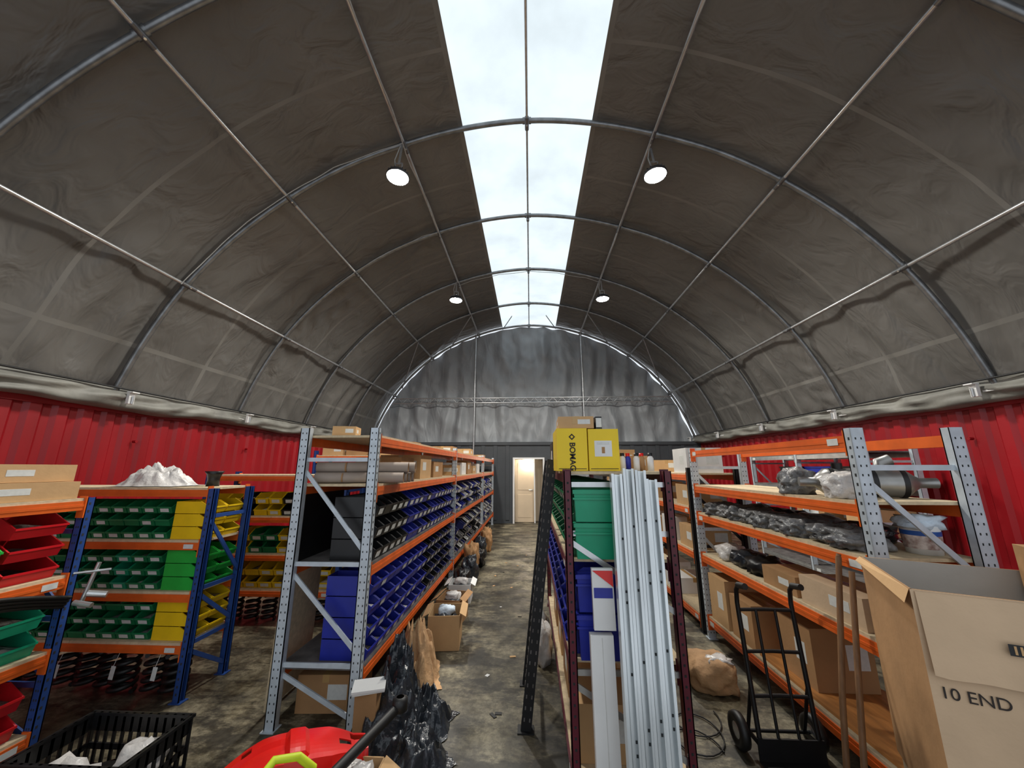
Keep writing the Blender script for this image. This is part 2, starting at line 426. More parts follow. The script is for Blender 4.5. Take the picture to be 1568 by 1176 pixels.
# ------------------------------------------------------------------ racks
def rack(name,O,L,D,H,levels,frames,pm,bm,dm,axis='y',holes=True,braces=None,deckskip=(),wp=.07,hb=.065,brm=None,dms=None):
    mb=MB()
    brm=brm or pm
    def B(l0,l1,d0,d1,z0,z1,mat):
        if axis=='y': mb.b2(O[0]+d0,O[0]+d1,O[1]+l0,O[1]+l1,z0,z1,mat)
        else: mb.b2(O[0]+l0,O[0]+l1,O[1]+d0,O[1]+d1,z0,z1,mat)
    def P(l,d,z): return (O[0]+d,O[1]+l,z) if axis=='y' else (O[0]+l,O[1]+d,z)
    lt=.05
    for fi,l in enumerate(frames):
        l0=max(0,min(L-lt,l-lt/2)); l1=l0+lt
        for d0 in (0,D-wp):
            fl_=.012
            B(l0,l0+.006,d0,d0+wp,0,H,pm)
            B(l0,l1,d0,d0+.006,0,H,pm); B(l0,l1,d0+wp-.006,d0+wp,0,H,pm)
            B(l1-.006,l1,d0,d0+fl_,0,H,pm); B(l1-.006,l1,d0+wp-fl_,d0+wp,0,H,pm)
            B(l0-.02,l1+.02,d0-.01,d0+wp+.01,0,.006,pm)
            if holes and l<5:
                z=.06
                while z<H-.03:
                    for dd in (.02,wp-.02):
                        B(l0-.0012,l0,d0+dd-.0035,d0+dd+.0035,z-.006,z+.006,HOLE)
                    xs=d0-.0012 if d0==0 else d0+wp
                    B(l0+.015,l0+.026,xs,xs+.0012,z-.008,z+.008,HOLE)
                    z+=.05
        bz=braces or [(H-.22,H-.22),(H-.25,H*.52),(H*.5,H*.5),(H*.48,.42),(.38,.38),(.34,.08)]
        for i,(za,zb) in enumerate(bz):
            mb.bar(P(l0+lt/2+.01*((i%2)),wp*.5,za),P(l0+lt/2+.01*(i%2),D-wp*.5,zb),.03,.012,brm)
    for zi,z in enumerate(levels):
        for bi,(a,b_) in enumerate(zip(frames[:-1],frames[1:])):
            for d0 in (0.004,D-.044):
                B(a+.026,b_-.026,d0,d0+.04,z-hb,z,bm)
                B(a+.026,b_-.026,d0+(-.003 if d0<.1 else .04),d0+(0 if d0<.1 else .043),z-hb*.62,z-hb*.38,bm)
                for q,sg in ((a+.026,1),(b_-.026,-1)):
                    B(q,q+sg*.008,d0-.006,d0+.046,z-hb-.05,z+.03,bm)
                    if l<8 and (bi+zi)%2==0: B(q+sg*.05,q+sg*.13,d0+(-.004 if d0<.1 else .043),d0+(-.003 if d0<.1 else .044),z-hb*.8,z-hb*.2,LABEL)
            if zi not in deckskip:
                nb=max(1,round((b_-a)/.9)); w=(b_-a-.056)/nb
                for k in range(nb):
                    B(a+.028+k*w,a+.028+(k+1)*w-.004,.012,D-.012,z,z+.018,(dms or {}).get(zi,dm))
    return mb.build(name)
DK=.019
# ---- bins
def bins(mb,p,a,f,cols,rows,w,h,d,mat,zgap=0,label=True,fill=True,skip=0.0):
    a=Vector(a);f=Vector(f);p=Vector(p);Z=Vector((0,0,1))
    for c_ in range(cols):
        mt=mat[(c_)%len(mat)] if isinstance(mat,(list,tuple)) else mat
        for r in range(rows):
            if random.random()<skip: continue
            o=p+a*(c_*w+w*.04)+Z*(r*h); ww=w*.92; hh=h*.95; hf=h*.46
            def V(s_,t,u): return o+a*s_+f*t+Z*u
            vs=[V(0,0,0),V(ww,0,0),V(ww,d*.93,0),V(0,d*.93,0),V(0,0,hh),V(ww,0,hh),V(ww,d*.7,hh),V(0,d*.7,hh),V(ww,d,hf),V(0,d,hf)]
            mb.add(vs,[(0,1,2,3),(0,4,5,1),(0,3,9,7,4),(1,5,6,8,2),(3,2,8,9)],mt)
            e=.006
            mb.bar(V(-e/2,d,hf),V(ww+e/2,d,hf),.012,.01,mt)
            mb.bar(V(0,d*.7,hh),V(0,d,hf),.007,.008,mt); mb.bar(V(ww,d*.7,hh),V(ww,d,hf),.007,.008,mt)
            if fill:
                fmt=random.choice([PARTS,PARTD,PARTD,PARTD,PARTS,BAGG,BAGW])
                t=h*random.uniform(.25,.42)
                mb.add([V(.004,d*.1,t*1.1),V(ww-.004,d*.1,t),V(ww-.004,d*.93,t*.75),V(.004,d*.93,t*.8),V(ww*.5,d*.6,t*1.35)],[(0,1,4),(1,2,4),(2,3,4),(3,0,4)],fmt)
            if label and random.random()<.85:
                k=.004
                mb.add([V(ww*.2,d*.945+k,hf*.22),V(ww*.8,d*.945+k,hf*.22),V(ww*.8,d*.987+k,hf*.84),V(ww*.2,d*.987+k,hf*.84)],[(0,1,2,3)],LABEL)
def crate(mb,x0,x1,y0,y1,z0,z1,mat,lid=False,fill=None):
    t=.006; i=.015
    def ring(x0,x1,y0,y1,z): return [(x0,y0,z),(x1,y0,z),(x1,y1,z),(x0,y1,z)]
    A=ring(x0+i,x1-i,y0+i,y1-i,z0);B_=ring(x0+.004,x1-.004,y0+.004,y1-.004,z1)
    C=ring(x0+.012,x1-.012,y0+.012,y1-.012,z1);D_=ring(x0+i+t,x1-i-t,y0+i+t,y1-i-t,z0+t)
    vs=A+B_+C+D_; fs=[(3,2,1,0)]
    for k in range(4):
        k2=(k+1)%4; fs+=[(k,k2,4+k2,4+k),(4+k,4+k2,8+k2,8+k),(8+k,8+k2,12+k2,12+k)]
    fs.append((12,13,14,15)); mb.add(vs,fs,mat)
    h=z1-z0
    for zz in (z1-.012,z1-h*.28):
        th=.012 if zz>z1-.02 else .006
        mb.b2(x0-.004,x1+.004,y0-.004,y0+.008,zz-th,zz+th*.9,mat); mb.b2(x0-.004,x1+.004,y1-.008,y1+.004,zz-th,zz+th*.9,mat)
        mb.b2(x0-.004,x0+.008,y0,y1,zz-th,zz+th*.9,mat); mb.b2(x1-.008,x1+.004,y0,y1,zz-th,zz+th*.9,mat)
    if fill: 
        mb.add(ring(x0+.014,x1-.014,y0+.014,y1-.014,z0+h*.7),[(0,1,2,3)],fill)
def carton(x0,x1,y0,y1,z0,z1,mat=CARD,name='cardboard_box',rot=0,label=True):
    mb=MB(); cx,cy=(x0+x1)/2,(y0+y1)/2
    R=Matrix.Rotation(rot,3,'Z')
    def bx(a,b_,c_,d,e,f,m):
        v=R@Vector(((a+b_)/2-cx,(c_+d)/2-cy,0))
        mb.box((cx+v.x,cy+v.y,(e+f)/2),(abs(b_-a),abs(d-c_),abs(f-e)),m,R)
    bx(x0,x1,y0,y1,z0,z1,mat)
    w=.024
    bx(cx-w,cx+w,y0-.0008,y1+.0008,z1-.05,z1+.0008,TAPE)
    bx(cx-.001,cx+.001,y0,y1,z1,z1+.0016,CARD2)
    if label:
        bx(x0+(x1-x0)*.55,x0+(x1-x0)*.9,y0-.0012,y0,z0+(z1-z0)*.35,z0+(z1-z0)*.75,LABEL)
        bx(x0-.0012,x0,y0+(y1-y0)*.2,y0+(y1-y0)*.5,z0+(z1-z0)*.35,z0+(z1-z0)*.7,LABEL)
        bx(x1,x1+.0012,y0+(y1-y0)*.2,y0+(y1-y0)*.5,z0+(z1-z0)*.35,z0+(z1-z0)*.7,LABEL)
    return mb.build(name,.003)

# ===== Rack A (aisle, left)
AL=[.34,1.0,1.56,1.93]
BR=[(1.76,1.76),(1.70,1.08),(1.02,1.02),(.97,.44),(.38,.38),(.33,.06)]
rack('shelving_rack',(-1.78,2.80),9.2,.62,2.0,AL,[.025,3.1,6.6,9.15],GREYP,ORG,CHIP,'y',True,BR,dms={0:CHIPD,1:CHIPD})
mb=MB(); bins(mb,(-1.52,2.93,1.0+DK),(0,1,0),(1,0,0),5,3,.15,.155,.35,[BLKP],fill=True,label=True); mb.build('storage_bins')
mb=MB(); bins(mb,(-1.52,3.70,1.0+DK),(0,1,0),(1,0,0),13,3,.165,.155,.35,[BBLUE,BBLUE,BNAVY,BBLUE,BLKP]); mb.build('storage_bins')
mb=MB(); bins(mb,(-1.52,2.93,.34+DK),(0,1,0),(1,0,0),9,4,.165,.14,.35,[BBLUE]); mb.build('storage_bins')
mb=MB(); bins(mb,(-1.52,4.45,.34+DK),(0,1,0),(1,0,0),8,4,.165,.14,.35,[BLKP,BNAVY]); mb.build('storage_bins')
mb=MB(); bins(mb,(-1.50,5.98,.34+DK),(0,1,0),(1,0,0),20,3,.16,.15,.33,[BAGG,BNAVY,BLKP,WHITE],skip=.2); mb.build('storage_bins')
mb=MB(); bins(mb,(-1.50,5.98,1.0+DK),(0,1,0),(1,0,0),20,3,.16,.14,.33,[BBLUE,BNAVY,WHITE,BLKP],skip=.2); mb.build('storage_bins')
mb=MB(); bins(mb,(-1.50,9.5,.34+DK),(0,1,0),(1,0,0),14,3,.16,.15,.33,[BAGG,WHITE,BNAVY],skip=.25); mb.build('storage_bins')
mb=MB(); bins(mb,(-1.50,9.5,1.0+DK),(0,1,0),(1,0,0),14,3,.16,.14,.33,[BAGG,WHITE,BBLUE],skip=.25); mb.build('storage_bins')
# tubes on 1.56 level
mb=MB()
zt=1.56+DK
for i in range(4):
    yy=2.94+i*.092; cz=zt+.043
    for (r,c_) in ((.042,TUBE),(.036,CARD2)):
        mb.path([(-1.70,yy,cz),(-1.04,yy+.14,cz)],r,c_,16,False)
    mb.tube((-1.5,yy+.03,cz),(-1.49,yy+.032,cz),.037,CARD2,12)
for i in range(3):
    yy=2.986+i*.092; cz=zt+.043+.08
    for (r,c_) in ((.042,TUBE),(.036,CARD2)):
        mb.path([(-1.72,yy,cz),(-1.02+.03*(i%2),yy+.14,cz)],r,c_,16,False)
    mb.tube((-1.5,yy+.03,cz),(-1.49,yy+.032,cz),.04,CARD2,12)
mb.build('cardboard_tubes')
carton(-1.7,-1.25,3.6,4.0,zt,zt+.22,CARD2); carton(-1.68,-1.22,4.15,4.6,zt,zt+.26,CARD); carton(-1.66,-1.24,4.8,5.3,zt,zt+.2,CARD2)
for k,yy in enumerate([6.1,6.7,7.3,8.0,8.6]): carton(-1.64,-1.22,yy,yy+.42,zt,zt+.16+.05*(k%3),[CARD,WHITE,CARD2][k%3])
carton(-1.62,-1.44,2.95,3.12,1.93+DK,2.03,CARD,rot=.2)
for k,yy in enumerate([6.2,8.1,10.4]): carton(-1.64,-1.3,yy,yy+.4,1.93+DK,2.05+.05*(k%2),[CARD2,CARD][k%2])
mb=MB(); mb.b2(-1.74,-1.735,2.9,3.5,1.0+DK,1.5,BLKP); mb.box((-1.86,3.2,.8),(.02,.5,1.55),CHIP,Matrix.Rotation(.03,3,'Y')); mb.build('wooden_board')
carton(-1.70,-1.3,3.0,3.4,.0,.24,CARD2,rot=.05)
for (xa,xb,ya,yb,h,m,r) in ((-1.02,-.72,3.95,4.3,.3,CARD,.1),(-1.05,-.78,4.5,4.85,.26,CARD2,-.1),(-1.08,-.8,5.2,5.5,.22,WHITE,.05)):
    mb=MB(); cx,cy=(xa+xb)/2,(ya+yb)/2; R=Matrix.Rotation(r,3,'Z')
    for sx in (-1,1):
        v=R@Vector((sx*(xb-xa)/2,0,0)); mb.box((cx+v.x,cy+v.y,h/2),(.006,yb-ya,h),m,R)
        v=R@Vector((sx*((xb-xa)/2+.03),0,0)); mb.box((cx+v.x,cy+v.y,h+.005),(.07,yb-ya,.005),m,R@Matrix.Rotation(sx*.5,3,'Y'))
        v=R@Vector((0,sx*(yb-ya)/2,0)); mb.box((cx+v.x,cy+v.y,h/2),(xb-xa,.006,h),m,R)
    mb.box((cx,cy,.004),(xb-xa,yb-ya,.008),m,R)
    mb.blob((cx,cy,.02),((xb-xa)*.85,(yb-ya)*.85,h*.95),random.choice([BAGG,BAGB,BLKP]),cy,.2)
    mb.blob((cx,cy+.02,h*.8),(.18,.14,.1),random.choice([BAGW,BLUEC]),cy+2,.35)
    mb.build('open_cardboard_box')
mb=MB(); mb.sheet((-.98,3.5,0),.40,.46,.42,KRAFT,3,40,.3); mb.build('crumpled_kraft_paper')
for i,(x,y,w,d,h,r) in enumerate(((-.94,2.80,.50,.46,.34,.2),(-.72,2.55,.40,.36,.2,.9),(-.99,3.12,.34,.34,.4,.1),(-.74,2.92,.34,.36,.2,1.4),(-.9,2.34,.3,.26,.16,.5))):
    mb=MB(); mb.sheet((x,y,0),w,d,h,BAGB,i*2.3+1.7,44,r,2.4); mb.build('black_plastic_bag')
for i,yy in enumerate([5.75,6.15,6.6,7.1,7.7,8.3]):
    mb=MB(); mb.blob((-1.0+.05*(i%2),yy,0),(.24,.36,.3+.1*(i%3)),[BLKP,BAGB,CARD2][i%3],i+31,.32,2.0,4); mb.build('parts_bag')
mb=MB(); mb.box((-1.05,2.70,.335),(.2,.15,.012),WHITE,Matrix.Rotation(.3,3,'Z')); mb.box((-1.05,2.70,.323),(.19,.14,.012),LABEL,Matrix.Rotation(.35,3,'Z')); mb.b2(-1.12,-.98,2.65,2.75,.0,.317,CARD2); mb.build('paper_stack')

# ===== Rack B (blue/orange, facing camera)
BLv=[.375,.73,1.11,1.52]
rack('shelving_rack',(-4.55,3.05),1.94,.46,1.53,BLv,[.025,1.915],BLUP,ORG,CHIP,'x',True,None,(),.055,.055)
mb=MB()
for z,mats in ((.375,[BGREEN]),(.73,[BGREEN,BGREEN,BTEAL]),(1.11,[BGREEN])):
    bins(mb,(-4.46,3.34,z+DK),(1,0,0),(0,-1,0),11,3,.134,.1,.25,mats)
mb.build('storage_bins')
for z,m in ((.375,BYEL),(.73,BGREEN2),(1.11,BYEL)):
    mb=MB(); bins(mb,(-2.96,3.09,z+DK),(0,1,0),(1,0,0),2,3,.19,.1,.30,m,label=False); mb.build('storage_bins')
mb=MB()
for i in range(9):
    cx=-4.35+i*.2+random.uniform(-.02,.02); cy=3.17+random.uniform(-.02,.06); r=random.uniform(.062,.076)
    pts=[(cx+r*math.cos(t*.45),cy+r*math.sin(t*.45),.018+.0040*t) for t in range(66)]
    mb.path(pts,.016,RUB,8)
mb.build('coil_springs')
mb=MB()
for x in (-4.1,-3.6,-3.15,-2.82): mb.box((x,3.03,.2),(.035,.002,.09),LABEL,Matrix.Rotation(.1,3,'Y'))
for x in (-4.1,-3.6,-3.15,-2.82): mb.bar((x,3.03,.24),(x,3.06,.32),.002,.002,WHITE)
mb.build('paper_tags')
mb=MB(); mb.sheet((-3.35,3.28,1.52+DK),.66,.36,.17,BAGW,5,40); mb.build('plastic_bag')
mb=MB(); mb.lathe((-2.85,3.3,1.52+DK),[(.0,0),(.05,0),(.045,.06),(.055,.1),(.075,.13),(.07,.13),(.04,.08),(0,.08)],BLKP,20); mb.build('black_funnel')
# ===== Rack C (near left)
CL=[.12,.56,1.0,1.48]
rack('shelving_rack',(-3.62,.62),1.92,.6,1.5,CL,[.025,1.895],BLUP,ORG,CHIP,'y',True,None,(),.055,.06)
mb=MB(); Yv=(0,1,0); Xv=(1,0,0)
bins(mb,(-3.42,2.17,1.0+DK),Yv,Xv,1,3,.28,.13,.37,BRED,label=False)
bins(mb,(-3.42,1.30,1.0+DK),Yv,Xv,3,2,.28,.14,.40,[BTEAL,BTEAL,BGREEN2],label=False)
bins(mb,(-3.42,1.32,.56+DK),Yv,Xv,4,2,.28,.15,.37,BTEAL,label=False)
bins(mb,(-3.42,1.32,.12+DK),Yv,Xv,4,2,.28,.15,.37,BRED,label=False); mb.build('storage_bins')
carton(-3.5,-3.05,1.95,2.45,1.48+DK,1.48+DK+.11,CARD); carton(-3.5,-3.08,1.98,2.43,1.48+DK+.112,1.48+DK+.22,CARD,rot=.06)
mb=MB(); crate(mb,-3.5,-3.1,1.5,1.93,1.48+DK,1.75,LAMPM); crate(mb,-3.48,-3.12,1.52,1.91,1.755,1.99,LAMPM); mb.build('stacking_crates')
mb=MB()
for k in range(4):
    pts=[(-2.97+.06*math.sin(t*.16)+.012*k,1.45+t*.034,.93+.04*math.sin(t*.11+k*.1)+.022*k-.09*(t/30)**2) for t in range(32)]
    mb.path(pts,.012,RUB,8)
mb.tube((-2.9,2.52,.9),(-2.82,2.57,.88),.02,STEEL,10); mb.tube((-2.92,2.47,.86),(-2.82,2.49,.84),.016,STEEL,10); mb.tube((-2.94,2.53,.85),(-2.9,2.55,1.08),.012,STEEL,8)
mb.tube((-2.97,2.47,1.03),(-2.85,2.59,1.03),.008,STEEL,8)
mb.build('hydraulic_hoses')
# ===== Rack D
DL=[.35,.72,1.13,1.6]
rack('shelving_rack',(-3.9,4.4),1.75,.5,1.65,DL,[.025,1.725],BLUP,ORG,CHIP,'x',False,None,(),.055,.055)
mb=MB()
for z,m in ((.35,[BYEL]),(.72,[BGREEN,BGREEN,BYEL]),(1.13,[BYEL,BYEL,BLKP])):
    bins(mb,(-3.8,4.75,z+DK),(1,0,0),(0,-1,0),9,2,.17,.13,.3,m)
mb.build('storage_bins')
mb=MB()
for i in range(8):
    cx=-3.8+i*.2; pts=[(cx+.065*math.cos(t*.45),4.55+.065*math.sin(t*.45),.018+.0038*t) for t in range(64)]
    mb.path(pts,.016,RUB,6)
mb.build('coil_springs')
rack('shelving_rack',(-3.9,6.6),1.9,.6,2.0,[.4,1.0,1.5,1.9],[.025,1.875],BLUP,ORG,CHIP,'x',False)
for k in range(4):
    carton(-3.8+k*.44,-3.42+k*.44,6.7,7.1,1.9+DK,2.12+.04*(k%2),[CARD,CARD2][k%2]); carton(-3.8+k*.44,-3.42+k*.44,6.7,7.1,1.5+DK,1.78,[CARD2,CARD][k%2])
# black open crate on floor
mb=MB()
X0,X1,Yc0,Yc1,Z1=-2.58,-1.98,2.03,2.43,.3
mb.b2(X0,X1,Yc0,Yc1,0,.01,BLKP)
for (xa,xb,ya,yb) in ((X0,X1,Yc0,Yc0+.01),(X0,X1,Yc1-.01,Yc1),(X0,X0+.01,Yc0,Yc1),(X1-.01,X1,Yc0,Yc1)):
    for za,zb in ((0,.05),(.12,.15),(.21,.3)): mb.b2(xa,xb,ya,yb,za,zb,BLKP)
    if xb-xa>.1:
        n=12
        for i in range(n+1): xx=xa+(xb-xa)*i/n; mb.b2(xx-.008,xx+.008,ya,yb,0,.3,BLKP)
    else:
        for i in range(9): yy=ya+(yb-ya)*i/8; mb.b2(xa,xb,yy-.008,yy+.008,0,.3,BLKP)
mb.b2(X0-.012,X1+.012,Yc0-.012,Yc0+.012,.285,.3,BLKP);mb.b2(X0-.012,X1+.012,Yc1-.012,Yc1+.012,.285,.3,BLKP)
mb.b2(X0-.012,X0+.012,Yc0,Yc1,.285,.3,BLKP);mb.b2(X1-.012,X1+.012,Yc0,Yc1,.285,.3,BLKP)
mb.blob((-2.12,2.3,.01),(.22,.2,.26),BAGW,2,.45,2.6,3); mb.blob((-2.38,2.15,.01),(.34,.2,.24),BAGW,8,.4,2.6,3); mb.blob((-2.3,2.3,.01),(.4,.22,.12),BLKP,4,.3)
mb.build('black_plastic_crate')
# foreground box with mixed scrap
mb=MB()
xa,xb,ya,yb,h=-1.28,-.72,1.72,2.12,.33
for (a,b_,c_,d) in ((xa,xb,ya,ya+.006),(xa,xb,yb-.006,yb),(xa,xa+.006,ya,yb),(xb-.006,xb,ya,yb)): mb.b2(a,b_,c_,d,0,h,CARD)
mb.b2(xa,xb,ya,yb,0,.006,CARD)
for sx,x in ((-1,xa),(1,xb)): mb.box((x+sx*.07,(ya+yb)/2,h-.04),(.16,yb-ya,.005),CARD,Matrix.Rotation(sx*.6,3,'Y'))
mb.blob((-1.0,1.93,.01),(.52,.36,.30),PARTS,4,.3)
mb.blob((-.82,2.0,.26),(.16,.14,.12),BAGW,14,.3,2.0,4); mb.blob((-1.0,1.85,.24),(.18,.14,.12),KRAFT,15,.3,2.0,4); mb.blob((-.8,1.86,.24),(.14,.12,.1),BAGG,16,.3,2.0,4)
mb.build('open_cardboard_box')
# red moulded plastic panel lying across the box
mb=MB(); vs=[];fs=[]
P0=Vector((-1.36,1.86,0));P1=Vector((-.84,2.18,0)); ax=(P1-P0); pv=Vector((-ax.y,ax.x,0)).normalized()
NA,NB=32,12
for i in range(NA+1):
    u=i/NA
    half=.13*(1-.5*max(0,u-.72)/.28)*(.7+.3*min(1,u/.25))
    sh=.03*math.sin(u*9)
    for k in range(NB+1):
        v=k/NB*2-1
        z=.37+.09*math.sin(math.pi*min(1,u*1.1))*(1-.25*v*v)-.04*(abs(v)>.85)-.02*u
        if .42<u<.55 and abs(v)<.7: z+=.018
        if abs(v)<.2 and u<.42: z-=.015
        p=P0+ax*u+pv*(v*half+sh*.6); vs.append((p.x,p.y,z))
for i in range(NA):
    for k in range(NB):
        if (i in (25,26,27)) and k in (4,5): continue
        if (i in (28,29,30,31)) and k in (7,8,9): continue
        if (i in (4,5)) and k in (8,9): continue
        a=i*(NB+1)+k; fs.append((a,a+1,a+NB+2,a+NB+1))
mb.add(vs,fs,REDP,False)
ob=mb.build('red_plastic_panel'); md=ob.modifiers.new('sol','SOLIDIFY'); md.thickness=.006
mb=MB()
mb.path([(-1.12,1.70,.45),(-1.08,1.80,.51),(-1.0,1.84,.5),(-.96,1.90,.42)],.016,LIME,8); mb.path([(-1.08,1.68,.41),(-1.0,1.76,.46),(-.95,1.83,.42)],.014,LIME,8)
mb.box((-1.03,1.74,.43),(.14,.1,.02),LIME,Matrix.Rotation(.4,3,'X')); mb.build('hi_vis_strap')
mb=MB(); mb.path([(-.93,1.80,.37),(-.82,2.02,.42),(-.70,2.24,.48)],.024,RUB,12); mb.lathe((-.70,2.24,.45),[(.02,0),(.04,.01),(.04,.06),(.02,.07)],RUB,12); mb.build('rubber_pipe')
mb=MB(); mb.blob((-1.50,1.84,0),(.16,.16,.3),CYAN,2,.3,2.2,4); mb.build('cyan_plastic_bag')

# ===== Rack M (maroon, centre)
MX0,MX1,MY0=.20,.84,2.32
ML=[.1,.64,1.16,1.66]
rack('shelving_rack',(MX0,MY0),2.9,.64,1.68,ML,[.025,2.875],MAR,MAR,CHIP,'y',True,[(1.6,1.6),(1.32,1.32),(1.28,.9),(.6,.6),(.55,.2)],(),.045,.05,STEEL)
mb=MB(); bins(mb,(.58,2.42,1.16+DK),(0,1,0),(-1,0,0),11,3,.22,.145,.36,BGREEN,label=True)
mb.build('storage_bins')
mb=MB(); bins(mb,(.58,2.42,.64+DK),(0,1,0),(-1,0,0),11,3,.22,.155,.38,BBLUE); mb.build('storage_bins')
mb=MB()
crate(mb,.255,.56,2.335,2.41,1.16+DK,1.16+DK+.2,BTEAL); crate(mb,.255,.56,2.335,2.41,1.385,1.57,BTEAL)
crate(mb,.255,.56,2.335,2.41,.64+DK,.89,BBLUE); crate(mb,.255,.56,2.335,2.41,.9,1.1,BBLUE); mb.build('stacking_crates')
for k in range(4): carton(.25,.6,2.45+k*.6,2.85+k*.6,.1+DK,.4+.05*(k%2),[CARD,CARD2][k%2])
zt=1.66+DK
def ycar(x0,x1,y0,y1,z0,z1,nm='yellow_carton'):
    mb=MB(); mb.b2(x0,x1,y0,y1,z0,z1,YELB); mb.b2((x0+x1)/2-.002,(x0+x1)/2+.002,y0,y1,z1,z1+.001,CARD2)
    mb.b2(x0+.01,x1-.01,y0-.001,y0,z0+.012,z0+.016,INK)
    return mb
mb=ycar(.17,.365,2.42,2.8,zt,zt+.27); mb.box((.268,2.4192,zt+.215),(.03,.001,.03),INK,Matrix.Rotation(.785,3,'Y')); mb.box((.268,2.4185,zt+.215),(.015,.001,.015),YELB,Matrix.Rotation(.785,3,'Y')); o1=mb.build('yellow_carton',.003)
text('print',"BOMAG",.05,(.253,2.418,zt+.18),(0,0,-1),(1,0,0),INK,o1,.0012)
mb=ycar(.372,.565,2.42,2.8,zt,zt+.265); mb.b2(.41,.52,2.418,2.42,zt+.09,zt+.19,WHITE); mb.b2(.425,.505,2.4172,2.418,zt+.165,zt+.18,LABEL); mb.b2(.455,.475,2.4172,2.418,zt+.11,zt+.15,CARD2); mb.build('yellow_carton',.003)
carton(.19,.42,2.44,2.75,zt+.272,zt+.35,CARD,rot=-.03); 
mb=MB(); mb.b2(.43,.47,2.45,2.75,zt+.268,zt+.35,BLKP); mb.b2(.432,.468,2.449,2.45,zt+.28,zt+.34,LABEL); mb.build('black_carton')
carton(.2,.52,2.95,3.3,zt,zt+.3,CARD2); carton(.2,.5,3.4,3.8,zt,zt+.25,BLKP,'black_carton')
mb=MB()
for i in range(5):
    x=.6+.045*i; m=[WHITE,BBLUE,WHITE,CARD2,WHITE][i]
    mb.lathe((x,2.5+.04*(i%2),zt),[(0,0),(.02,0),(.02,.08),(.012,.095),(.012,.11),(0,.11)],m,14)
    mb.lathe((x,2.5+.04*(i%2),zt+.095),[(.014,0),(.014,.02),(0,.02)],[BLKP,REDP][i%2],12)
mb.build('spray_bottles')
carton(.64,.8,2.62,2.8,zt,zt+.1,CARD); carton(.6,.82,3.0,3.3,zt,zt+.16,CARD)
# leaning galvanised channels
mb=MB()
tops=[(.495,1.66,.445),(.562,1.69,.50),(.63,1.68,.553),(.69,1.63,.605)]
for i,(xt,zt_,xb_) in enumerate(tops):
    w=.058; top=Vector((xt,2.255,zt_)); bot=Vector((xb_,1.985-.008*i,0.0))
    ax=(top-bot).normalized(); side=Vector((1,0,0)); side=(side-ax*side.dot(ax)).normalized(); nrm=side.cross(ax)
    mb.bar(bot,top,w,.004,ZINC,tuple(side))
    for s in (-1,1):
        mb.bar(bot+side*s*w/2+nrm*.018,top+side*s*w/2+nrm*.018,.004,.036,ZINC,tuple(side))
        mb.bar(bot+side*s*(w/2-.006)+nrm*.036,top+side*s*(w/2-.006)+nrm*.036,.012,.003,ZINC,tuple(side))
        if i%2==0: mb.bar(bot+side*s*(w/2)-nrm*.012,top+side*s*(w/2)-nrm*.012,.003,.024,ZINC,tuple(side))
    mb.bar(bot+nrm*.004,top+nrm*.004,.012,.006,ZINC,tuple(side)); mb.bar(bot-nrm*.004,top-nrm*.004,.012,.006,ZINC,tuple(side))
    L=(top-bot).length
    for k in range(5):
        for dz in ((0,.05) if k%2 else (0,)):
            c_=bot+ax*(L*(k+.35+.13*i)/5.5+dz); 
            for s2 in (-1,1): mb.bar(c_+nrm*.0035*s2+side*.017,c_+nrm*.0035*s2+side*.017+ax*.012,.009,.002,HOLE,tuple(side))
mb.build('galvanised_channels')
mb=MB(); R=Matrix.Rotation(-.05,3,'X')
mb.box((.365,2.21,.42),(.12,.05,.84),WHITE,R); mb.box((.365,2.184,.46),(.002,.002,.74),LABEL,R); mb.build('long_white_carton',.002)
mb=MB(); R=Matrix.Rotation(-.05,3,'X'); mb.box((.385,2.232,1.01),(.115,.03,.3),WHITE,R); mb.box((.385,2.216,1.04),(.1,.002,.05),BBLUE,R)
mb.box((.385,2.2155,.93),(.10,.002,.09),REDP,R); mb.box((.385,2.2145,.925),(.05,.002,.03),WHITE,R)
mb.add([(.33,2.22,1.15),(.44,2.22,1.15),(.44,2.215,1.07)],[(0,1,2)],REDP); mb.build('parts_packet',.002)
# leaning black perforated ladder frame
mb=MB()
for yy in (2.88,3.42):
    p=Vector((-.05,yy,0));q=Vector((.165,yy+.02,1.76))
    ax=(q-p).normalized(); sd=Vector((ax.z,0,-ax.x))
    mb.bar(p,q,.066,.004,BLK,tuple(sd))
    for s in (-1,1):
        mb.bar(p+sd*s*.033+Vector((0,.022,0)),q+sd*s*.033+Vector((0,.022,0)),.004,.045,BLK,tuple(sd))
        mb.bar(p+sd*s*.026+Vector((0,.045,0)),q+sd*s*.026+Vector((0,.045,0)),.014,.004,BLK,tuple(sd))
    for k in range(26):
        c_=p+ax*(.06+k*.066)
        for s in (-1,1):
            mb.bar(c_+sd*s*.018+Vector((0,-.0026,0)),c_+sd*s*.018+ax*.022+Vector((0,-.0026,0)),.008,.001,CHIPD,tuple(sd))
            mb.bar(c_+sd*s*.0355+Vector((0,.02,0)),c_+sd*s*.0355+ax*.025+Vector((0,.02,0)),.001,.014,CARDI,tuple(sd))
    mb.box(p+Vector((.0,.02,.004)),(.11,.09,.008),BLK)
for k,z in enumerate((.25,.7,1.15,1.6)):
    x=-.05+.122*z; mb.bar((x,2.92,z),(x,3.42,z),.02,.02,BLK)
    if k<3: mb.bar((x,2.92,z),(x+.055,3.42,z+.45),.02,.012,BLK)
mb.build('black_ladder_frame')
for i,(x,y,w,d,h) in enumerate(((.10,3.8,.16,.3,.35),(.08,4.3,.18,.36,.25))):
    mb=MB(); mb.blob((x,y,0),(w,d,h),[BAGW,BAGG][i],i+51,.4,2.4,3); mb.build('plastic_bag')

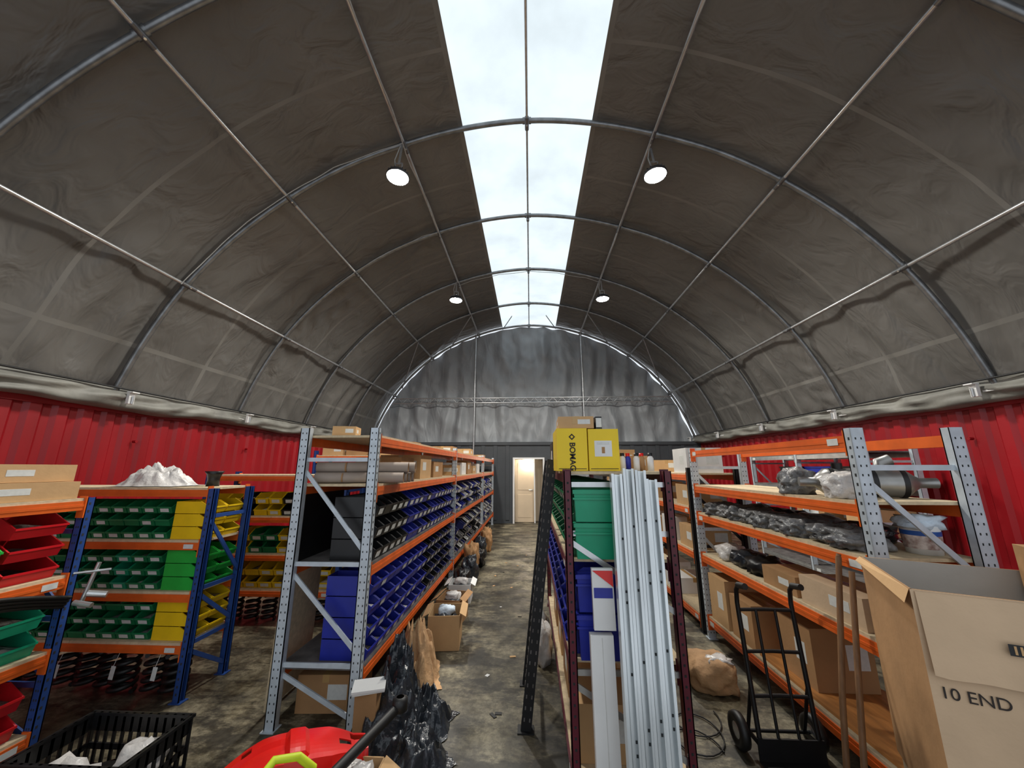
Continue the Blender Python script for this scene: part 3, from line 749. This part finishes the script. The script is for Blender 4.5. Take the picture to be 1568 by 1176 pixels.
# ===== Right racks
RX0=1.80; RL=[.2,.80,1.21,1.50,1.88]
rack('shelving_rack',(RX0,2.18),2.2,.6,1.92,RL,[.025,2.175],GREYP,ORG,CHIP,'y',True,[(1.7,1.7),(1.66,1.1),(1.05,1.05),(1.0,.4),(.35,.35)],(4,))
rack('shelving_rack',(RX0,4.46),5.2,.6,1.70,[.15,.78,1.25,1.62],[.025,2.6,5.175],BLK,ORG,CHIP,'y',False)
rack('shelving_rack',(4.4,5.2),2.6,.7,2.0,[.2,.8,1.4,1.9],[.025,1.3,2.575],GREYP,STEEL,CHIPD,'y',False)
for k in range(3): 
    mb=MB(); crate(mb,4.5,5.0,5.3+k*.62,5.85+k*.62,1.4+DK,1.72,[BLKP,BBLUE,BLKP][k]); mb.build('stacking_crates')
carton(4.5,5.0,5.3,5.8,.8+DK,1.15,CARD); carton(4.5,5.0,6.2,6.8,.8+DK,1.2,CARD2)
z0=1.50+DK
mb=MB()
def axisrev(mb,p,q,prof_,mat,n=22):
    p=Vector(p);q=Vector(q);ax=(q-p).normalized()
    mb.path([p+ax*h for r,h in prof_],1,mat,n,True,[r for r,h in prof_])
axisrev(mb,(1.80,2.66,z0+.09),(2.42,2.42,z0+.09),[(.03,0),(.03,.08),(.05,.1),(.085,.14),(.088,.17),(.088,.5),(.085,.53),(.05,.57),(.03,.6),(.03,.68)],MUF)
for q in (.16,.36,.5): axisrev(mb,(1.80,2.66,z0+.09),(2.42,2.42,z0+.09),[(.0905,q),(.0905,q+.025)],BLK)
mb.path([(2.2,2.5,z0+.17),(2.2,2.5,z0+.21),(2.25,2.48,z0+.23)],.035,MUF,12); mb.path([(2.0,2.58,z0+.17),(2.0,2.58,z0+.21)],.03,RUB,12)
mb.build('exhaust_muffler')
mb=MB(); mb.blob((1.90,2.84,z0),(.2,.2,.19),BAGG,6,.3,2.2,4); mb.build('bagged_part')
mb=MB(); mb.blob((1.93,2.44,z0),(.24,.18,.17),BAGW,26,.25,2.0,4); mb.build('plastic_bag')
z0=1.21+DK
for i in range(9):
    yy=2.46+i*.205
    mb=MB(); mb.blob((1.95+.03*(i%2),yy,z0),(.30,.2,.135),BAGG,i+61,.36,2.2,4); mb.build('bagged_part')
for i in range(4):
    yy=2.75+i*.4
    mb=MB(); mb.blob((2.25,yy,z0),(.24,.34,.13),[BAGB,BAGG][i%2],i+81,.4,2.4,3); mb.build('bagged_part')
mb=MB(); c_=(2.22,2.36,z0)
mb.lathe(c_,[(0,0),(.075,0),(.082,.1),(.084,.15),(.08,.152),(.0,.15)],WHITE,24); mb.lathe(c_,[(.0785,.03),(.084,.1)],ORNG,24); mb.lathe(c_,[(.084,.1),(.0855,.125)],LBLU,24)
mb.blob((2.22,2.36,z0+.13),(.21,.19,.09),BLUEC,4,.4,2.5,3); mb.build('wipes_tub')
z0=.80+DK
carton(1.83,2.1,2.36,2.86,z0,z0+.17,CARDP); carton(1.84,2.12,2.92,3.3,z0,z0+.13,CARD2)
for i in range(3):
    mb=MB(); mb.blob((1.98,3.5+i*.26,z0),(.28,.24,.16),[BLKP,BAGB,BAGW][i],i+91,.35,2.2,3); mb.build('bagged_part')
mb=MB(); mb.blob((2.24,2.5,z0),(.2,.26,.14),BAGB,97,.4); mb.build('bagged_part')
z0=.2+DK
mb=MB(); mb.b2(1.84,2.36,2.3,3.5,z0,z0+.018,PLY); mb.build('plywood_sheet')
carton(1.84,2.2,3.55,3.9,z0,z0+.34,CARD2); carton(1.83,2.2,3.95,4.28,z0,z0+.42,CARD)
carton(1.9,2.3,2.95,3.3,z0+.019,z0+.4,CARD2)
for k in range(8):
    ya=4.55+k*.62; 
    if 6.9<ya<7.1: ya+=.1
    for z in (.15,.78,1.25,1.62):
        if random.random()<.8: carton(1.84,2.25,ya,ya+.42,z+DK,z+DK+random.uniform(.14,.3),random.choice([CARD,CARD2,WHITE,CARD]))
mb=MB(); mb.blob((1.42,3.48,0),(.36,.34,.26),KRAFT,7,.2,2,4); mb.blob((1.46,3.42,.17),(.2,.14,.08),BAGW,9,.5,2.4,3); mb.build('wrapped_parcel')
# hand truck
mb=MB()
hx0,hx1=1.34,1.68
def hp(x,z): return (x,2.66+.1*z,z)
for x in (hx0,hx1):
    mb.path([hp(x,.08),hp(x,.5),hp(x,.84),(x,2.735,.92),(x,2.70,.96)],.014,BLK,10)
    mb.path([(x,2.705,.955),(x,2.62,.97)],.019,RUB,10)
for x in (hx0+.11,hx1-.11): mb.path([hp(x,.1),hp(x,.8)],.009,BLK,8)
for z in (.12,.34,.57,.8): mb.path([hp(hx0,z),((hx0+hx1)/2,2.66+.1*z+.01,z),hp(hx1,z)],.011,BLK,8)
mb.b2(hx0-.02,hx1+.02,2.43,2.66,.02,.028,BLK); mb.b2(hx0-.02,hx1+.02,2.655,2.665,.02,.14,BLK)
mb.tube((hx0-.06,2.80,.1),(hx1+.06,2.80,.1),.01,BLK,8)
for x in (hx0,hx1):
    mb.bar((x,2.68,.1),(x,2.8,.1),.03,.008,BLK); mb.bar(hp(x,.4),(x,2.8,.1),.02,.008,BLK)
    s=-1 if x==hx0 else 1; xc=x+s*.055
    mb.lathe((xc,2.80,.1),[(.02,-.02),(.06,-.02),(.07,-.028),(.092,-.024),(.1,0),(.092,.024),(.07,.028),(.06,.02),(.02,.02)],RUB,24,'x')
    mb.lathe((xc,2.80,.1),[(.0,-.024),(.022,-.024),(.055,-.018),(.055,.018),(.022,.024),(0,.024)],STEEL,16,'x')
mb.build('hand_truck')
mb=MB(); mb.path([(1.53,2.30,0),(1.62,2.34,.5),(1.765,2.385,1.2)],.015,WOODP,10); mb.tube((1.765,2.385,1.2),(1.77,2.386,1.215),.012,WOODP,10); mb.lathe((1.53,2.30,0),[(0,0),(.03,0),(.024,.1),(.018,.16)],BLK,10); mb.build('wooden_pole')
mb=MB(); mb.path([(1.47,2.12,0),(1.58,2.18,.5),(1.735,2.27,1.15)],.014,WOODP,10); mb.lathe((1.47,2.12,0),[(0,0),(.03,0),(.024,.08),(.018,.14)],BLK,10); mb.build('wooden_pole')
mb=MB()
pts=[(1.02+.14*math.cos(t*.3)+.003*t,2.75+.16*math.sin(t*.3)+.008*t,.008+.003*abs(math.sin(t))) for t in range(44)]
mb.path(pts,.0045,RUB,6); mb.build('floor_cable')
mb=MB()
for i in range(26):
    x=random.uniform(-.8,.0) if i%2 else random.uniform(1.0,1.6); y=random.uniform(3.0,8.5); r=random.uniform(0,3)
    mb.box((x,y,.003),(random.uniform(.02,.06),random.uniform(.015,.04),.004),random.choice([CARD,WHITE,BLKP,KRAFT]),Matrix.Rotation(r,3,'Z'))
mb.build('floor_litter')
# big cardboard box (foreground right)
C=Vector((1.42,1.60,0)); F=Vector((.894,-.447,0)); Lf=Vector((.447,.894,0)); W=.85; Dp=.60
mb=MB(); zb=.42; zt=1.255
def wallp(a,b_,z0,z1,mo,mi_,inw):
    o=inw*.007
    mb.add([a+Vector((0,0,z0)),b_+Vector((0,0,z0)),b_+Vector((0,0,z1)),a+Vector((0,0,z1))],[(0,1,2,3)],mo)
    mb.add([a+o+Vector((0,0,z0)),b_+o+Vector((0,0,z0)),b_+o+Vector((0,0,z1)),a+o+Vector((0,0,z1))],[(3,2,1,0)],mi_)
    mb.add([a+Vector((0,0,z1)),b_+Vector((0,0,z1)),b_+o+Vector((0,0,z1)),a+o+Vector((0,0,z1))],[(0,1,2,3)],CARD2)
A=C;B_=C+F*W;Cc=C+F*W+Lf*Dp;Dd=C+Lf*Dp
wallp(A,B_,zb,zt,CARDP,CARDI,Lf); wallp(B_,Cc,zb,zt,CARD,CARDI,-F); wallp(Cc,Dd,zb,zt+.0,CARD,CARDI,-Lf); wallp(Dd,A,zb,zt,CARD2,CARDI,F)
mb.add([A+Vector((0,0,zb)),B_+Vector((0,0,zb)),Cc+Vector((0,0,zb)),Dd+Vector((0,0,zb))],[(0,1,2,3)],CARD)
n=-Lf
vs=[];fs=[]
for i in range(25):
    u=i/24
    for k in range(4):
        t=k/3; e=.012*noise.noise(Vector((u*9,0,3)))*(k==3)
        q=A+F*(.012+u*(W-.012))+n*(.004+.024*t+.005*noise.noise(Vector((u*5,t*3,1))))+Vector((0,0,zt-.005-(.265+e)*t)); vs.append(q)
for i in range(24):
    for k in range(3):
        a=i*4+k; fs.append((a,a+1,a+5,a+4))
mb.add(vs,fs,CARDP,True)
m2=-F
mb.add([A+m2*.002+Vector((0,0,zt)),Dd+m2*.002+Vector((0,0,zt)),Dd+m2*.022+Vector((0,0,zt-.02)),A+m2*.022+Vector((0,0,zt-.05))],[(0,1,2,3)],CARD)
hc=A+F*.205+n*.034+Vector((0,0,zt-.165))
mb.add([hc,hc+F*.12,hc+F*.12+Vector((0,0,.035)),hc+Vector((0,0,.035))],[(0,1,2,3)],HOLE)
for k in range(7):
    h2=hc+n*.001+F*(.012+.014*k)+Vector((0,0,.005)); mb.add([h2,h2+F*.006,h2+F*.006+Vector((0,0,.026)),h2+Vector((0,0,.026))],[(0,1,2,3)],CARD)
big=mb.build('large_cardboard_box')
text('marker_writing',"10 END  BRZ",.052,A+n*.004+F*.02+Vector((0,0,zt-.345)),F,(0,0,1),INK,big)
mb=MB()
RB=Matrix((F,Lf,Vector((0,0,1)))).transposed()
for i in range(4): 
    a=C+F*(.05+i*.23)+Lf*.02; b_=a+Lf*(Dp-.04); mb.bar(a+Vector((0,0,.35)),b_+Vector((0,0,.35)),.02,.1,CHIP,(0,0,1)); 
mb.box(C+F*W/2+Lf*Dp/2+Vector((0,0,.39)),(W-.02,Dp-.02,.056),CHIP,RB)
for i in range(3):
    for j in range(3): mb.box(C+F*(.08+i*.34)+Lf*(.08+j*.22)+Vector((0,0,.17)),(.1,.1,.34),CHIP,RB)
mb.build('wooden_pallet')
mb=MB(); cc=C+F*.62+Lf*.48; R=RB
mb.box(cc+Vector((0,0,.90)),(.2,.16,.94),CARD2,R); mb.box(cc+Vector((0,0,1.3705)),(.04,.16,.001),TAPE,R); mb.box(cc-Lf*.081+Vector((0,0,1.2)),(.1,.001,.06),LABEL,R); mb.build('tall_carton',.003)

# ------------------------------------------------------------------ lamps
def lamp(x,y,z):
    px=prof(2 if x>0 else -2)
    mb=MB(); 
    mb.lathe((x,y,z),[(0,.11),(.05,.11),(.055,.07),(.13,.05),(.155,.02),(.16,-.01),(.15,-.015),(.14,0)],LAMPM,32)
    for k in range(16):
        a=k*math.pi/8; c_,s=math.cos(a),math.sin(a); mb.bar((x+c_*.05,y+s*.05,z+.075),(x+c_*.14,y+s*.14,z+.05),.03,.004,LAMPM)
    mb.lathe((x,y,z-.004),[(.142,0),(.14,-.012),(.1,-.028),(.0,-.034)],LED,32)
    mb.tube((x,y,z+.11),(x,y,z+.15),.012,STEEL); 
    mb.bar((x,y,z+.2),(px.x,y+.02,px.y-.08),.03,.006,STEEL)
    mb.path([(x-.04,y,z+.1),(x-.07,y+.02,z+.3),(px.x-.02,y+.02,px.y-.08)],.007,CABLE,8)
    mb.bar((x-.05,y,z+.12),(x-.05,y,z+.22),.02,.004,STEEL); mb.bar((x+.05,y,z+.12),(x+.05,y,z+.22),.02,.004,STEEL); mb.bar((x-.05,y,z+.22),(x+.05,y,z+.22),.02,.004,STEEL)
    ob=mb.build('high_bay_lamp')
    ld=bpy.data.lights.new('lamp_light','SPOT'); ld.energy=420; ld.spot_size=math.radians(165); ld.spot_blend=.6; ld.shadow_soft_size=.14; ld.color=(1,.96,.89)
    lo=bpy.data.objects.new('lamp_light',ld); scene.collection.objects.link(lo)
    lo.parent=ob; lo.location=(0,0,-.15)
for (x,y,z) in ((-1.79,4.27,5.62),(1.79,4.5,5.70),(-1.77,8.25,5.68),(1.78,8.35,5.68)): lamp(x,y,z)
mb=MB()
for s in (-1,1):
    p=prof(s*2); pts=[]
    for j in range(60):
        y=.4+j*.2; pts.append((p.x-s*.05+.05*noise.noise(Vector((y,s,0))),y,p.y-.09-.05*abs(math.sin(y*1.54+.6))))
    mb.path(pts,.008,CABLE,6)
for (ua,ub,y) in ((-2,-6,4.3),(-2,2,8.5),(-2,-4.5,6.35)):
    pts=[]
    for j in range(50):
        u=ua+(ub-ua)*j/49; p=prof(u); n=pn(u); pts.append((p.x-n.x*.06,y-.05+.03*noise.noise(Vector((u*2,y,0))),p.y-n.y*.06-.02*abs(math.sin(u*4))))
    mb.path(pts,.006,CABLE,6)
mb.build('power_cable')

ld=bpy.data.lights.new('door_room_light','POINT'); ld.energy=20; ld.shadow_soft_size=.1; ld.color=(1,.9,.78)
lo=bpy.data.objects.new('door_room_light',ld); scene.collection.objects.link(lo); lo.location=(-.1,12.36,1.85)
# ------------------------------------------------------------------ world + camera
w=bpy.data.worlds.new('World'); scene.world=w; w.use_nodes=True
bg=w.node_tree.nodes['Background']; bg.inputs[0].default_value=(.87,.93,1,1); bg.inputs[1].default_value=1.05
cam=bpy.data.cameras.new('camera'); co=bpy.data.objects.new('camera',cam); scene.collection.objects.link(co)
cam.sensor_width=36; cam.lens=13.0; cam.clip_start=.03; cam.clip_end=100
co.location=(0,0,1.7); co.rotation_euler=(math.radians(102.75),0,math.radians(2.8))
scene.camera=co
scene.view_settings.view_transform='Standard'
